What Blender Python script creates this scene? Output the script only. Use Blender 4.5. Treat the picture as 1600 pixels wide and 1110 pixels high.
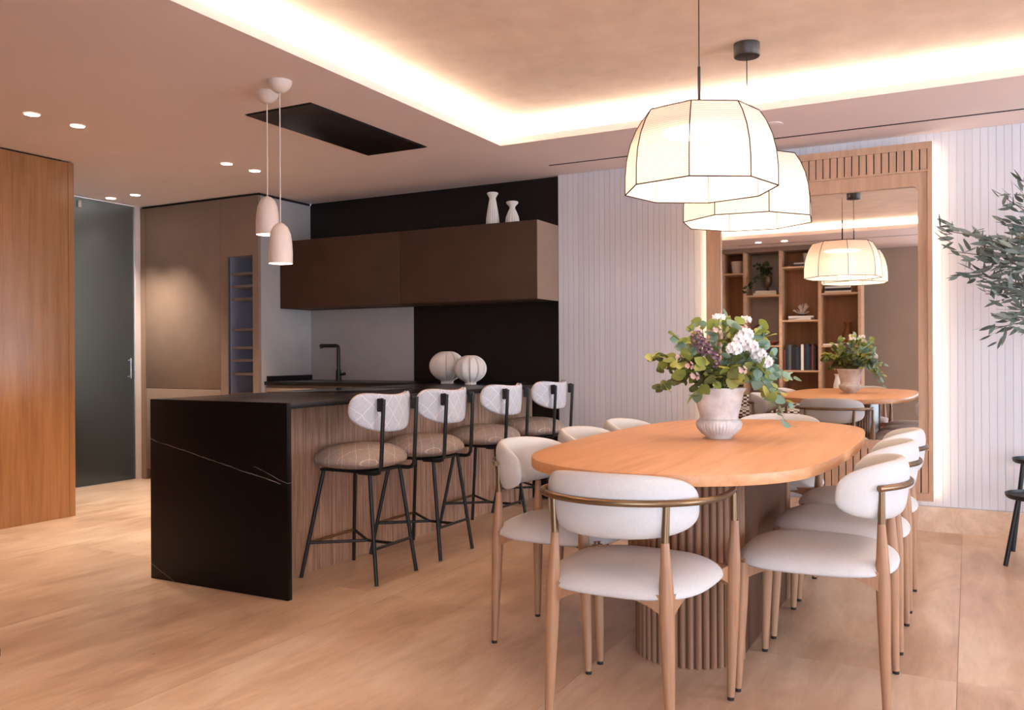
import bpy, bmesh, math, random
from mathutils import Vector, Matrix, noise as mnoise
random.seed(7)
for o in list(bpy.data.objects): bpy.data.objects.remove(o, do_unlink=True)
scene = bpy.context.scene
COL = scene.collection
PI = math.pi
R = math.radians

# ------------------------------------------------------------------ camera
CAM_H = 1.15
yaw, pit, rol, FPX = 0.4881, -0.0005, -0.0052, 1343.84
Fv = Vector((-math.sin(yaw)*math.cos(pit), math.cos(yaw)*math.cos(pit), math.sin(pit)))
R0 = Vector((math.cos(yaw), math.sin(yaw), 0)); U0 = R0.cross(Fv)
Rv = R0*math.cos(rol)+U0*math.sin(rol); Uv = -R0*math.sin(rol)+U0*math.cos(rol)
cd = bpy.data.cameras.new('camera'); cam = bpy.data.objects.new('camera', cd); COL.objects.link(cam)
cd.sensor_fit = 'HORIZONTAL'; cd.sensor_width = 36; cd.lens = 36*FPX/1600; cd.clip_start = .02
M = Matrix((Rv, Uv, -Fv)).transposed().to_4x4(); M.translation = (0, 0, CAM_H)
cam.matrix_world = M
scene.camera = cam

# ------------------------------------------------------------------ world, daylight, exposure
vs = scene.view_settings
vs.view_transform = 'Standard'; vs.look = 'None'; vs.gamma = 1; vs.use_curve_mapping = False
vs.exposure = 0.46
scene.display_settings.display_device = 'sRGB'
w = bpy.data.worlds.new('sky'); scene.world = w; w.use_nodes = True
bg = w.node_tree.nodes['Background']; bg.inputs[0].default_value = (.74, .86, 1, 1); bg.inputs[1].default_value = 1.5
WARM = (1.0, .70, .42); WARM2 = (1.0, .85, .725); DAY = (.64, .79, 1.0)
def area(name, loc, rot, sx, sy, power, color, spread=180):
    l = bpy.data.lights.new(name, 'AREA'); l.shape = 'RECTANGLE'; l.size = sx; l.size_y = sy
    l.energy = power; l.color = color; l.spread = R(spread)
    o = bpy.data.objects.new(name, l); COL.objects.link(o); o.location = loc; o.rotation_euler = rot
    return o
# daylight entering through the glazed right wall
area('window_daylight', (7.16, 3.3, 1.22), (0, R(90), 0), 2.3, 4.6, 330, DAY)
area('window_daylight', (3.3, -5.16, 1.22), (R(90), 0, 0), 6.9, 2.3, 450, DAY)

# ------------------------------------------------------------------ mesh helpers
def srgb(r, g, b):
    f = lambda c: (c/255/12.92 if c/255 <= .04045 else ((c/255+.055)/1.055)**2.4)
    return (f(r), f(g), f(b), 1)
class MB:
    def __init__(s): s.v = []; s.f = []
    def add(s, vs_, fs):
        n = len(s.v); s.v += [tuple(p) for p in vs_]; s.f += [tuple(i+n for i in f) for f in fs]; return s
    def box(s, x0, x1, y0, y1, z0, z1):
        return s.add([(x0,y0,z0),(x1,y0,z0),(x1,y1,z0),(x0,y1,z0),(x0,y0,z1),(x1,y0,z1),(x1,y1,z1),(x0,y1,z1)],
                     [(0,3,2,1),(4,5,6,7),(0,1,5,4),(1,2,6,5),(2,3,7,6),(3,0,4,7)])
    def lathe(s, prof, n=32, cx=0, cy=0, cz=0, cap0=True, cap1=True, rf=None, a0=0):
        vs_ = []; fs = []
        for i, (r, z) in enumerate(prof):
            for k in range(n):
                a = a0+2*PI*k/n; rr = r*(rf(a, z) if rf else 1)
                vs_.append((cx+rr*math.cos(a), cy+rr*math.sin(a), cz+z))
        m = len(prof)
        for i in range(m-1):
            for k in range(n):
                k2 = (k+1) % n
                fs.append((i*n+k, i*n+k2, (i+1)*n+k2, (i+1)*n+k))
        if cap0: fs.append(tuple(range(n-1, -1, -1)))
        if cap1: fs.append(tuple((m-1)*n+k for k in range(n)))
        return s.add(vs_, fs)
    def tube(s, pts, rad, n=10, caps=True):
        pts = [Vector(p) for p in pts]
        if not isinstance(rad, (list, tuple)): rad = [rad]*len(pts)
        vs_ = []; fs = []; up = None
        for i, p in enumerate(pts):
            d = (pts[min(i+1, len(pts)-1)]-pts[max(i-1, 0)]).normalized()
            if up is None:
                up = Vector((0,0,1)) if abs(d.z) < .9 else Vector((1,0,0))
            a = d.cross(up).normalized(); b = a.cross(d).normalized(); up = b
            for k in range(n):
                t = 2*PI*k/n
                vs_.append(p+(a*math.cos(t)+b*math.sin(t))*rad[i])
        for i in range(len(pts)-1):
            for k in range(n):
                k2 = (k+1) % n
                fs.append((i*n+k, i*n+k2, (i+1)*n+k2, (i+1)*n+k))
        if caps:
            fs.append(tuple(range(n-1, -1, -1))); fs.append(tuple((len(pts)-1)*n+k for k in range(n)))
        return s.add(vs_, fs)
    def prism(s, poly, z0, z1):
        n = len(poly)
        return s.add([(x, y, z0) for x, y in poly]+[(x, y, z1) for x, y in poly],
                     [tuple(range(n-1,-1,-1)), tuple(range(n, 2*n))]+[(k, (k+1) % n, n+(k+1) % n, n+k) for k in range(n)])
    def build(s, name, mat, parent=None, smooth=None, bevel=0, seg=2):
        me = bpy.data.meshes.new(name); me.from_pydata(s.v, [], s.f)
        bm = bmesh.new(); bm.from_mesh(me)
        if bevel:
            es = [e for e in bm.edges if len(e.link_faces) == 2 and e.calc_face_angle(0) > .6]
            bmesh.ops.bevel(bm, geom=es, offset=bevel, segments=seg, profile=.5, affect='EDGES', clamp_overlap=True)
        bmesh.ops.recalc_face_normals(bm, faces=bm.faces)
        bm.to_mesh(me); bm.free()
        if smooth is None and bevel: smooth = 35
        if smooth:
            for p in me.polygons: p.use_smooth = True
            me.set_sharp_from_angle(angle=R(smooth))
        me.materials.append(mat)
        o = bpy.data.objects.new(name, me); COL.objects.link(o)
        if parent: o.parent = parent
        return o
def ray(px, py): return Fv+(px-800)/FPX*Rv+(555-py)/FPX*Uv
def box(name, x0, x1, y0, y1, z0, z1, mat, parent=None, bevel=0):
    return MB().box(x0, x1, y0, y1, z0, z1).build(name, mat, parent, bevel=bevel)
def tag(o, label, cat, group=None, kind=None):
    o['label'] = label; o['category'] = cat
    if group: o['group'] = group
    if kind: o['kind'] = kind
    return o
def thing(name, label, cat, loc=(0,0,0), rz=0, group=None):
    o = bpy.data.objects.new(name, None); COL.objects.link(o); o.empty_display_size = .05
    o.location = loc; o.rotation_euler = (0, 0, rz)
    return tag(o, label, cat, group)
def struct(o): o['kind'] = 'structure'; return o
def dup(root, loc, rz, label=None, group=None):
    def cp(o, par):
        c = o.copy(); COL.objects.link(c); c.parent = par
        for ch in list(o.children): cp(ch, c)
        return c
    r = cp(root, None); r.location = loc; r.rotation_euler = (0, 0, rz)
    if label: r['label'] = label
    if group: r['group'] = group
    return r
def inst(mesh, name, parent, mw):
    o = bpy.data.objects.new(name, mesh); COL.objects.link(o); o.parent = parent; o.matrix_local = mw
    return o
def pillow(outline, hfun, fmap, nr=9, ns=48):
    """closed soft solid: outline(theta)->(s,t); hfun(r)->half height 0..1; fmap(s,t,n)->xyz"""
    b = MB(); vs_ = []; fs = []
    rr = [math.sin(PI/2*(i+1)/nr) for i in range(nr)]
    vs_.append(fmap(0, 0, hfun(0), 1))
    for r in rr:
        for k in range(ns):
            s_, t_ = outline(2*PI*k/ns); vs_.append(fmap(s_*r, t_*r, hfun(r), 1))
    for r in reversed(rr[:-1]):
        for k in range(ns):
            s_, t_ = outline(2*PI*k/ns); vs_.append(fmap(s_*r, t_*r, hfun(r), -1))
    vs_.append(fmap(0, 0, hfun(0), -1))
    for k in range(ns): fs.append((0, 1+k, 1+(k+1) % ns))
    m = 2*nr-1
    for i in range(m-1):
        for k in range(ns):
            fs.append((1+i*ns+k, 1+(i+1)*ns+k, 1+(i+1)*ns+(k+1) % ns, 1+i*ns+(k+1) % ns))
    l = len(vs_)-1
    for k in range(ns): fs.append((l, 1+(m-1)*ns+(k+1) % ns, 1+(m-1)*ns+k))
    return b.add(vs_, fs)
def supell(a, b, n):
    def f(t):
        c, s = math.cos(t), math.sin(t)
        return (a*math.copysign(abs(c)**(2/n), c), b*math.copysign(abs(s)**(2/n), s))
    return f

# ------------------------------------------------------------------ materials
def mat(name, color=(.8,.8,.8,1), rough=.5, metal=0, spec=.5, **kw):
    m = bpy.data.materials.new(name); m.use_nodes = True
    p = m.node_tree.nodes['Principled BSDF']
    p.inputs['Base Color'].default_value = color; p.inputs['Roughness'].default_value = rough
    p.inputs['Metallic'].default_value = metal; p.inputs['Specular IOR Level'].default_value = spec
    for k, v in kw.items(): p.inputs[k].default_value = v
    return m
class NT:
    def __init__(s, m): s.m = m; s.t = m.node_tree; s.p = s.t.nodes.get('Principled BSDF')
    def n(s, typ, **kw):
        nd = s.t.nodes.new(typ)
        for k, v in kw.items():
            if k.startswith('i_'):
                key = k[2:]; key = int(key) if key.isdigit() else key
                if hasattr(v, 'is_output') : s.t.links.new(v, nd.inputs[key])
                else: nd.inputs[key].default_value = v
            else: setattr(nd, k, v)
        return nd
    def math(s, op, a, b=0, c=0):
        nd = s.t.nodes.new('ShaderNodeMath'); nd.operation = op
        for i, x in enumerate((a, b, c)):
            if hasattr(x, 'is_output'): s.t.links.new(x, nd.inputs[i])
            else: nd.inputs[i].default_value = x
        return nd.outputs[0]
    def link(s, a, b): s.t.links.new(a, b)
    def coord(s, scale=(1,1,1), kind='Object', rnd=0, rot=(0,0,0)):
        tc = s.t.nodes.new('ShaderNodeTexCoord'); out = tc.outputs[kind]
        if rnd:
            oi = s.t.nodes.new('ShaderNodeObjectInfo'); vm = s.t.nodes.new('ShaderNodeVectorMath'); vm.operation = 'ADD'
            ml = s.math('MULTIPLY', oi.outputs['Random'], rnd)
            s.link(out, vm.inputs[0]); s.link(ml, vm.inputs[1]); out = vm.outputs[0]
        mp = s.t.nodes.new('ShaderNodeMapping'); mp.inputs['Scale'].default_value = scale; mp.inputs['Rotation'].default_value = rot
        s.link(out, mp.inputs[0]); return mp.outputs[0]
    def ramp(s, fac, stops):
        r = s.t.nodes.new('ShaderNodeValToRGB'); e = r.color_ramp.elements
        while len(e) < len(stops): e.new(.5)
        for el, (p, c) in zip(e, stops): el.position = p; el.color = c
        s.link(fac, r.inputs[0]); return r.outputs[0]
    def noise(s, vec, scale, detail=4, rough=.55, dist=0):
        n = s.t.nodes.new('ShaderNodeTexNoise'); n.inputs['Scale'].default_value = scale; n.inputs['Detail'].default_value = detail
        n.inputs['Roughness'].default_value = rough; n.inputs['Distortion'].default_value = dist
        s.link(vec, n.inputs['Vector']); return n.outputs['Fac']
    def mix(s, f, a, b, blend='MIX'):
        n = s.t.nodes.new('ShaderNodeMix'); n.data_type = 'RGBA'; n.blend_type = blend
        for sock, x in ((n.inputs[0], f), (n.inputs[6], a), (n.inputs[7], b)):
            if hasattr(x, 'is_output'): s.link(x, sock)
            else: sock.default_value = x
        return n.outputs[2]
    def base(s, c): s.link(c, s.p.inputs['Base Color'])
    def bump(s, h, strength=.2, dist=.002):
        b = s.t.nodes.new('ShaderNodeBump'); b.inputs['Strength'].default_value = strength; b.inputs['Distance'].default_value = dist
        s.link(h, b.inputs['Height']); s.link(b.outputs[0], s.p.inputs['Normal'])
def wood(name, dark, light, axis='z', rough=.45, sc=1.0, contrast=(.3, .72), spec=.4):
    m = mat(name, light, rough, spec=spec); t = NT(m)
    big = 26*sc; small = 1.3*sc
    scl = {'x': (small, big, big), 'y': (big, small, big), 'z': (big, big, small)}[axis]
    v = t.coord(scl, rnd=7)
    g = t.noise(v, 1.0, 6, .6, .6)
    v2 = t.coord(tuple(x*5 for x in scl), rnd=3); g2 = t.noise(v2, 1.2, 3, .6)
    f = t.math('MULTIPLY_ADD', g2, .35, t.math('MULTIPLY', g, .75))
    t.base(t.ramp(f, [(contrast[0], dark), (contrast[1], light)])); t.bump(g2, .06, .001)
    return m
def emis(name, color, strength):
    m = bpy.data.materials.new(name); m.use_nodes = True; nt = m.node_tree; nt.nodes.clear()
    e = nt.nodes.new('ShaderNodeEmission'); e.inputs[0].default_value = (*color, 1); e.inputs[1].default_value = strength
    o = nt.nodes.new('ShaderNodeOutputMaterial'); nt.links.new(e.outputs[0], o.inputs[0]); return m
def fabric(name, c, rough=.9, scale=420, var=.07):
    m = mat(name, c, rough, spec=.2); t = NT(m)
    v = t.coord((1,1,1)); g = t.noise(v, scale, 2, .6); g2 = t.noise(v, 9, 3)
    d = tuple(x*(1-var*3) for x in c[:3])+(1,); l = tuple(min(1, x*(1+var)) for x in c[:3])+(1,)
    t.base(t.ramp(t.math('MULTIPLY_ADD', g2, .3, t.math('MULTIPLY', g, .7)), [(.3, d), (.65, l)])); t.bump(g, .15, .001)
    return m
def plaster(name, c, c2, scale=2.2):
    m = mat(name, c, .85, spec=.2); t = NT(m)
    v = t.coord((1,1,1), 'Object'); g = t.noise(v, scale, 6, .6, .3)
    t.base(t.ramp(g, [(.32, c2), (.68, c)])); t.bump(t.noise(v, 60, 3), .05, .001); return m

M_ceil = plaster('ceiling_paint', srgb(240, 223, 218), srgb(234, 216, 211), .8)
M_ceil_up = plaster('limewash_ceiling', srgb(228, 206, 186), srgb(214, 191, 170), 5.0)
M_lip = mat('cove_lip_paint', srgb(218, 203, 196), .8)
M_wallpaint = plaster('wall_paint', srgb(170, 150, 134), srgb(160, 141, 125), 1.2)
M_plank = mat('white_plank_paint', srgb(226, 217, 212), .62, spec=.3)
t_ = NT(M_plank); oi = t_.t.nodes.new('ShaderNodeObjectInfo')
t_.base(t_.ramp(oi.outputs['Random'], [(0, srgb(206, 202, 204)), (1, srgb(213, 209, 211))]))
M_groove = mat('groove_paint', srgb(186, 180, 178), .8)
# travertine
def travertine(name, rnd, rough=.33):
    m = mat(name, srgb(214, 186, 158), rough, spec=.45); t = NT(m)
    g = t.noise(t.coord((3.2, .7, 3), rnd=rnd), 1.5, 7, .62, .8)
    g2 = t.noise(t.coord((16, 3.4, 16), rnd=rnd), 1.3, 7, .7, .6)
    g3 = t.noise(t.coord((1, 1, 1), rnd=rnd), 1.1, 3)
    f = t.math('ADD', t.math('MULTIPLY', g, .42), t.math('MULTIPLY_ADD', g2, .26, t.math('MULTIPLY', g3, .38)))
    c = t.ramp(f, [(.40, srgb(176, 142, 114)), (.53, srgb(208, 176, 147)), (.66, srgb(228, 203, 177))])
    pit_ = t.noise(t.coord((30, 9, 16), rnd=rnd), 2.2, 5, .72)
    hole = t.ramp(pit_, [(.285, (.8, .8, .8, 1)), (.32, (0, 0, 0, 1))])
    t.base(t.mix(hole, c, srgb(140, 104, 80)))
    t.link(t.math('MULTIPLY_ADD', g2, .24, rough-.13), t.p.inputs['Roughness'])
    return m
M_floor = travertine('travertine', 9); M_grout = mat('grout', srgb(178, 150, 124), .8)
M_skirt = travertine('travertine_skirting', 5, .4)
# woods
M_oakwall = wood('oak_veneer_wall', srgb(146, 98, 58), srgb(180, 130, 86), 'z', .24, .75, spec=.7)
M_table = wood('oak_table', srgb(186, 128, 84), srgb(214, 158, 112), 'y', .42, .8)
M_tside = wood('oak_table_flutes', srgb(118, 82, 58), srgb(152, 110, 82), 'z', .5)
M_tshaded = wood('oak_table_panel_shaded', srgb(66, 40, 24), srgb(92, 58, 36), 'z', .5)  # table oak darkened in colour for the shade the chairs throw
M_chairwood = wood('oak_chair', srgb(138, 98, 70), srgb(172, 130, 98), 'z', .45)
M_frame = wood('oak_mirror_frame', srgb(164, 126, 98), srgb(192, 154, 124), 'z', .55)
M_clad = wood('walnut_cladding', srgb(116, 84, 68), srgb(190, 156, 132), 'z', .5, 2.2, (.3, .66))
M_shelfwood = wood('oak_shelf', srgb(176, 138, 106), srgb(206, 170, 136), 'x', .5)
M_shelfback = wood('oak_shelf_back', srgb(134, 92, 62), srgb(160, 116, 80), 'z', .5)
# kitchen
M_cab = plaster('taupe_laminate', srgb(143, 122, 106), srgb(137, 116, 100), 6)
M_cabdark = plaster('dark_brown_laminate', srgb(72, 52, 40), srgb(67, 48, 36), 6)
M_grey = plaster('grey_splashback', srgb(172, 166, 162), srgb(166, 160, 156), 4)
M_black = mat('black_stone', srgb(22, 19, 18), .34, spec=.4)
M_blackwall = mat('black_wall_panel', srgb(22, 17, 15), .45, spec=.3)
M_bm = mat('black_metal', srgb(20, 19, 19), .45, spec=.5)
M_gap = mat('shadow_gap', srgb(20, 16, 14), .8)
M_white = mat('white_ceramic', srgb(226, 216, 206), .6)
M_wmetal = mat('white_lamp_metal', srgb(222, 206, 196), .55)
M_bronze = mat('bronze_tube', srgb(128, 104, 78), .36, .85)
M_glide = mat('felt_glide', srgb(40, 30, 26), .9)
M_cream = fabric('cream_boucle', srgb(203, 198, 194), .92, 300, .04)
M_chrome = mat('chrome', srgb(190, 190, 190), .25, 1)
M_mirror = mat('mirror_silver', (.92, .91, .89, 1), .012, 1)
M_pot = mat('dark_pot', srgb(60, 52, 46), .7)
# frosted dark glass
M_frost = mat('frosted_smoked_glass', srgb(104, 110, 110), .42, spec=.15)
M_frost.node_tree.nodes['Principled BSDF'].inputs['Transmission Weight'].default_value = 1.0
M_frost.node_tree.nodes['Principled BSDF'].inputs['IOR'].default_value = 1.3
M_wineglass = bpy.data.materials.new('smoked_glass'); M_wineglass.use_nodes = True; M_wineglass.node_tree.nodes.clear(); t = NT(M_wineglass)
tp_ = t.n('ShaderNodeBsdfTransparent', i_0=(.88, .90, .96, 1)); gl_ = t.n('ShaderNodeBsdfGlossy', i_0=(.8, .85, .95, 1), i_1=.12); mx = t.n('ShaderNodeMixShader', i_0=.14)
t.link(tp_.outputs[0], mx.inputs[1]); t.link(gl_.outputs[0], mx.inputs[2]); o_ = t.n('ShaderNodeOutputMaterial'); t.link(mx.outputs[0], o_.inputs[0])
# veined stone for the waterfall end (veins are in the stone, straight hairlines)
M_vein = mat('black_stone_veined', srgb(11, 8, 6), .42, spec=.15)
t = NT(M_vein); sx = t.n('ShaderNodeSeparateXYZ', i_0=t.coord((1,1,1))); wob = t.noise(t.coord((1,1,1)), 9, 4)
X_, Z_ = sx.outputs[0], t.math('ADD', sx.outputs[2], t.math('MULTIPLY', wob, .018))
tot = None
for x0, z0, x1, z1, wd in [(-3.752, .722, -2.86, .548, .0016), (-3.03, .62, -2.815, .548, .0012), (-3.752, .075, -3.56, -.01, .0014)]:
    mm = (z1-z0)/(x1-x0)
    d = t.math('ABSOLUTE', t.math('SUBTRACT', Z_, t.math('MULTIPLY_ADD', X_, mm, z0-mm*x0+.009)))
    l = t.math('LESS_THAN', d, wd); l = t.math('MULTIPLY', l, t.math('GREATER_THAN', X_, x0)); l = t.math('MULTIPLY', l, t.math('LESS_THAN', X_, x1))
    tot = l if tot is None else t.math('MAXIMUM', tot, l)
brk = t.ramp(t.noise(t.coord((1,1,1)), 14, 3), [(.3, (.15,.15,.15,1)), (.6, (1,1,1,1))])
t.base(t.mix(t.math('MULTIPLY', tot, brk), srgb(11, 8, 6), srgb(150, 138, 130)))
# quilted stool fabric
def quilt(name, c, line, ax, p=.085, wd=.03, scale=350):
    m = mat(name, c, .92, spec=.15); t = NT(m); sx = t.n('ShaderNodeSeparateXYZ', i_0=t.coord((1,1,1)))
    a, b = sx.outputs[ax[0]], sx.outputs[ax[1]]
    a = t.math('ADD', a, 5); b = t.math('MULTIPLY', b, .8)
    wv = t.math('MULTIPLY', t.noise(t.coord((1,1,1)), 12, 1), .02)
    ls = []
    for s_ in (1, -1):
        q = t.math('ADD', t.math('MULTIPLY_ADD', b, s_, a), wv)
        fr = t.math('FRACT', t.math('DIVIDE', q, p)); ls.append(t.math('LESS_THAN', t.math('ABSOLUTE', t.math('SUBTRACT', fr, .5)), wd))
    l = t.math('MAXIMUM', ls[0], ls[1])
    g = t.noise(t.coord((1,1,1)), scale, 2, .7)
    d = tuple(x*.66 for x in c[:3])+(1,)
    t.base(t.mix(t.math('MULTIPLY', l, .8), t.ramp(g, [(.35, d), (.62, c)]), line)); t.bump(g, .2, .001)
    return m
M_quiltseat = quilt('quilted_taupe', srgb(176, 158, 146), srgb(212, 198, 186), (0, 1), .085, .016, 210)
M_quiltback = quilt('quilted_grey', srgb(216, 217, 222), srgb(240, 238, 236), (1, 2), .085, .022)
M_piping = fabric('cream_piping', srgb(222, 200, 184))
# lamp shade fabric
def shade_mat():
    m = bpy.data.materials.new('pleated_shade'); m.use_nodes = True; nt = m.node_tree; nt.nodes.clear(); t = NT(m)
    v = t.coord((1,1,1)); sz = t.n('ShaderNodeSeparateXYZ', i_0=v)
    wv = t.math('SINE', t.math('MULTIPLY', sz.outputs[2], 2*PI/.0085))
    col = t.ramp(t.math('MULTIPLY_ADD', wv, .5, .5), [(.1, srgb(238, 212, 184)), (.7, srgb(254, 246, 238))])
    tr = t.n('ShaderNodeBsdfTranslucent', i_0=col); df = t.n('ShaderNodeBsdfDiffuse', i_0=col); tp = t.n('ShaderNodeBsdfTransparent')
    m1 = t.n('ShaderNodeMixShader', i_0=.68); t.link(tr.outputs[0], m1.inputs[1]); t.link(df.outputs[0], m1.inputs[2])
    m2 = t.n('ShaderNodeMixShader', i_0=.1); t.link(m1.outputs[0], m2.inputs[1]); t.link(tp.outputs[0], m2.inputs[2])
    o = t.n('ShaderNodeOutputMaterial'); t.link(m2.outputs[0], o.inputs[0]); return m
M_shade = shade_mat()
M_wire = mat('shade_wire', srgb(58, 36, 24), .7, spec=.1)
M_led = emis('cove_led', WARM2, 138.0)
M_halo = emis('halo_led', (1, .74, .48), 20.0)
M_disc = emis('lamp_led_disc', (1, .84, .66), 22.0)
M_down = emis('downlight_lens', WARM2, 30.0)
M_bulb = emis('pendant_bulb', WARM2, 45.0)

# ================================================================== STRUCTURE
ZC, ZU, W = 2.558, 2.672, 6.14           # lower ceiling, raised ceiling, plank wall face
BKY = 6.176                              # kitchen back wall
LX, GX = -5.712, -6.89                   # oak wall, glass wall
RX, NY, NY2 = 7.0, -.42, -5.0                       # right glazed wall, rear wall
# floor: travertine slabs
fl = struct(box('floor', GX-1.5, RX+.3, NY2-.3, BKY+.2, -.08, -.003, M_grout))
tm = None
jx = [-.04+1.2*k for k in range(-7, 6)]; jy = [5.77-2.4*k for k in range(-1, 5)]
tl = MB().box(.0008, 1.1992, .0002, 2.3998, -.003, 0).build('tile', M_floor, fl)
first = True
for ix, x in enumerate(jx):
    for y in jy:
        yy = y-2.4 + (1.2 if False else 0)
        if yy > BKY or x > RX or x+1.2 < GX-1.4 or (yy < -2 and x < -1.3): continue
        if first: o = tl; first = False
        else: o = bpy.data.objects.new('tile', tl.data); COL.objects.link(o); o.parent = fl
        o.location = (x, yy, 0)
# back wall carrying the planks
wb = struct(box('wall_back', -2.845, RX, W+.004, W+.2, 0, ZC+.2, M_groove))
pl = None; P = .0435; x = -2.845; pm = None
while x < 1.6:
    if pm is None:
        o = MB().box(.0008, P-.0008, 0, .016, .165, ZC-.001).build('plank', M_plank, wb); pm = o.data
    else:
        o = bpy.data.objects.new('plank', pm); COL.objects.link(o); o.parent = wb
    o.location = (x, W, 0); x += P
bb = struct(box('baseboard_back', -2.845, RX, W-.008, W+.015, 0, .158, M_skirt))
# kitchen back wall (black panel + grey splashback + black upper panel)
wk = struct(box('wall_kitchen', -5.39, -2.845, BKY+.012, BKY+.2, 0, ZC+.1, M_gap))
box('panel', -4.238, -2.848, BKY, BKY+.012, 0, 2.542, M_blackwall, wk)
box('panel', -5.39, -4.241, BKY, BKY+.012, 1.9, 2.542, M_blackwall, wk)
box('panel', -5.39, -4.241, BKY, BKY+.012, .90, 1.897, M_grey, wk)
struct(box('trim_1', -2.85, -2.842, W-.002, BKY+.012, 0, 2.545, M_bm))
# oak wall on the left
wl = struct(box('wall_left', LX-.5, LX-.02, NY-.1, 3.93, 0, ZC+.02, M_gap))
ys = [NY-.1, 1.0, 2.2, 3.4, 3.965]
for a, b in zip(ys[:-1], ys[1:]): box('panel', LX-.02, LX, a+.0008, b-.0008, 0, ZC-.012, M_oakwall, wl)
box('jamb', LX-.5, LX, 3.967, 4.012, 0, ZC-.012, M_oakwall, wl)
# glass door niche, dim lobby behind
struct(box('wall_niche', GX-.02, LX-.5, 3.9, 3.94, 0, ZC, M_wallpaint))
lob = struct(box('wall_lobby', GX-1.5, GX-1.4, 3.4, 6.3, 0, ZC, mat('lobby_wall', srgb(84, 88, 92), .8)))
struct(box('trim_2', GX-.03, GX+.01, 5.455, 5.511, 0, ZC, M_lip))
dg = struct(box('door_1', GX-.012, GX, 3.95, 5.452, .006, ZC-.006, M_frost))
hd = MB().tube([(GX+.04, 5.378, .945), (GX+.04, 5.378, 1.135)], .007); hd.tube([(GX, 5.378, .965), (GX+.04, 5.378, .965)], .005); hd.tube([(GX, 5.378, 1.115), (GX+.04, 5.378, 1.115)], .005)
hd.build('door_handle', M_chrome, dg, smooth=40)
box('hinge', GX-.002, GX+.03, 4.86, 4.89, 2.46, 2.52, M_chrome, dg)
struct(box('wall_side', GX-1.5, GX-.03, 5.5, 5.6, 0, ZC, M_wallpaint))
struct(box('wall_hidden', GX-1.5, GX, 3.3, 3.4, 0, ZC, M_wallpaint))
area('lobby_fill', (GX-1.3, 4.7, 1.6), (0, R(-90), 0), 1.6, 1.2, 42, (.85, .93, 1))  # fill light added behind the frosted door to lift the dark glass
# rear wall and right glazed wall (behind / beside the camera)
struct(box('wall_rear', GX-1.5, -.45, NY-.15, NY, 0, ZC+.02, M_wallpaint))
struct(box('wall_living', -.6, -.45, NY2, NY-.15, 0, ZC+.02, M_wallpaint))
wr = MB(); wr.box(RX, RX+.2, NY2-.2, .95, 0, ZC); wr.box(RX, RX+.2, 5.65, BKY+.2, 0, ZC); wr.box(RX, RX+.2, .95, 5.65, 2.42, ZC)
struct(wr.build('wall_right', M_wallpaint))
wr = MB(); wr.box(-.6, -.15, NY2-.2, NY2, 0, ZC); wr.box(6.75, RX, NY2-.2, NY2, 0, ZC); wr.box(-.15, 6.75, NY2-.2, NY2, 2.42, ZC)
struct(wr.build('wall_far', M_wallpaint))
wf = MB()
for yy in (.95, 2.5, 4.05, 5.6): wf.box(RX+.05, RX+.1, yy, yy+.05, 0, 2.42)
wf.box(RX+.05, RX+.1, .95, 5.65, 0, .04); wf.box(RX+.05, RX+.1, .95, 5.65, 2.38, 2.42)
struct(wf.build('window_1', M_bm))
wf = MB()
for xx in (-.15, 2.1, 4.4, 6.7): wf.box(xx, xx+.05, NY2-.1, NY2-.05, 0, 2.42)
wf.box(-.15, 6.75, NY2-.1, NY2-.05, 0, .04); wf.box(-.15, 6.75, NY2-.1, NY2-.05, 2.38, 2.42)
struct(wf.build('window_2', M_bm))
# ceiling
CX, CYF, CYN, CXR = -2.781, 5.089, 1.48, 1.6       # cove opening
lo = MB()
lo.box(GX-1.5, CX-.0, NY-.1, BKY+.2, ZC, ZC+.012)
lo.box(CXR, RX+.1, CYN, CYF, ZC, ZC+.012)
lo.box(CX-.0, RX+.1, CYF+.0, BKY+.2, ZC, ZC+.012)
lo.box(CX-.0, RX+.1, NY2-.1, CYN-.0, ZC, ZC+.012)
ce = struct(lo.build('ceiling', M_ceil))
lip = MB(); LH = .045
lip.box(CX-.02, CX+.0005, CYN, CYF, ZC+.0125, ZC+LH); lip.box(CX, CXR, CYF-.0005, CYF+.02, ZC+.0005, ZC+LH); lip.box(CX, CXR, CYN-.02, CYN+.0005, ZC+.0005, ZC+LH); lip.box(CX, CX+.0006, CYN, CYF, ZC+.0005, ZC+.0125); lip.box(CXR-.0005, CXR+.02, CYN, CYF, ZC+.0005, ZC+LH)
lip.build('cove_lip', M_lip, ce)
up = struct(box('ceiling_raised', CX-.45, CXR+.45, CYN-.45, CYF+.45, ZU, ZU+.05, M_ceil_up))
rc = MB(); rc.box(CX-.22, CX-.2, CYN-.2, CYF+.2, ZC+.0125, ZU); rc.box(CX-.2, CXR+.2, CYF+.2, CYF+.22, ZC+.0125, ZU); rc.box(CX-.2, CXR+.2, CYN-.22, CYN-.2, ZC+.0125, ZU); rc.box(CXR+.2, CXR+.22, CYN-.2, CYF+.2, ZC+.0125, ZU)
rc.build('cove_back', M_lip, up)
struct(box('trim_3', GX-1.5, RX+.3, NY2-.2, BKY+.3, ZU+.06, ZU+.1, M_ceil))
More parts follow.
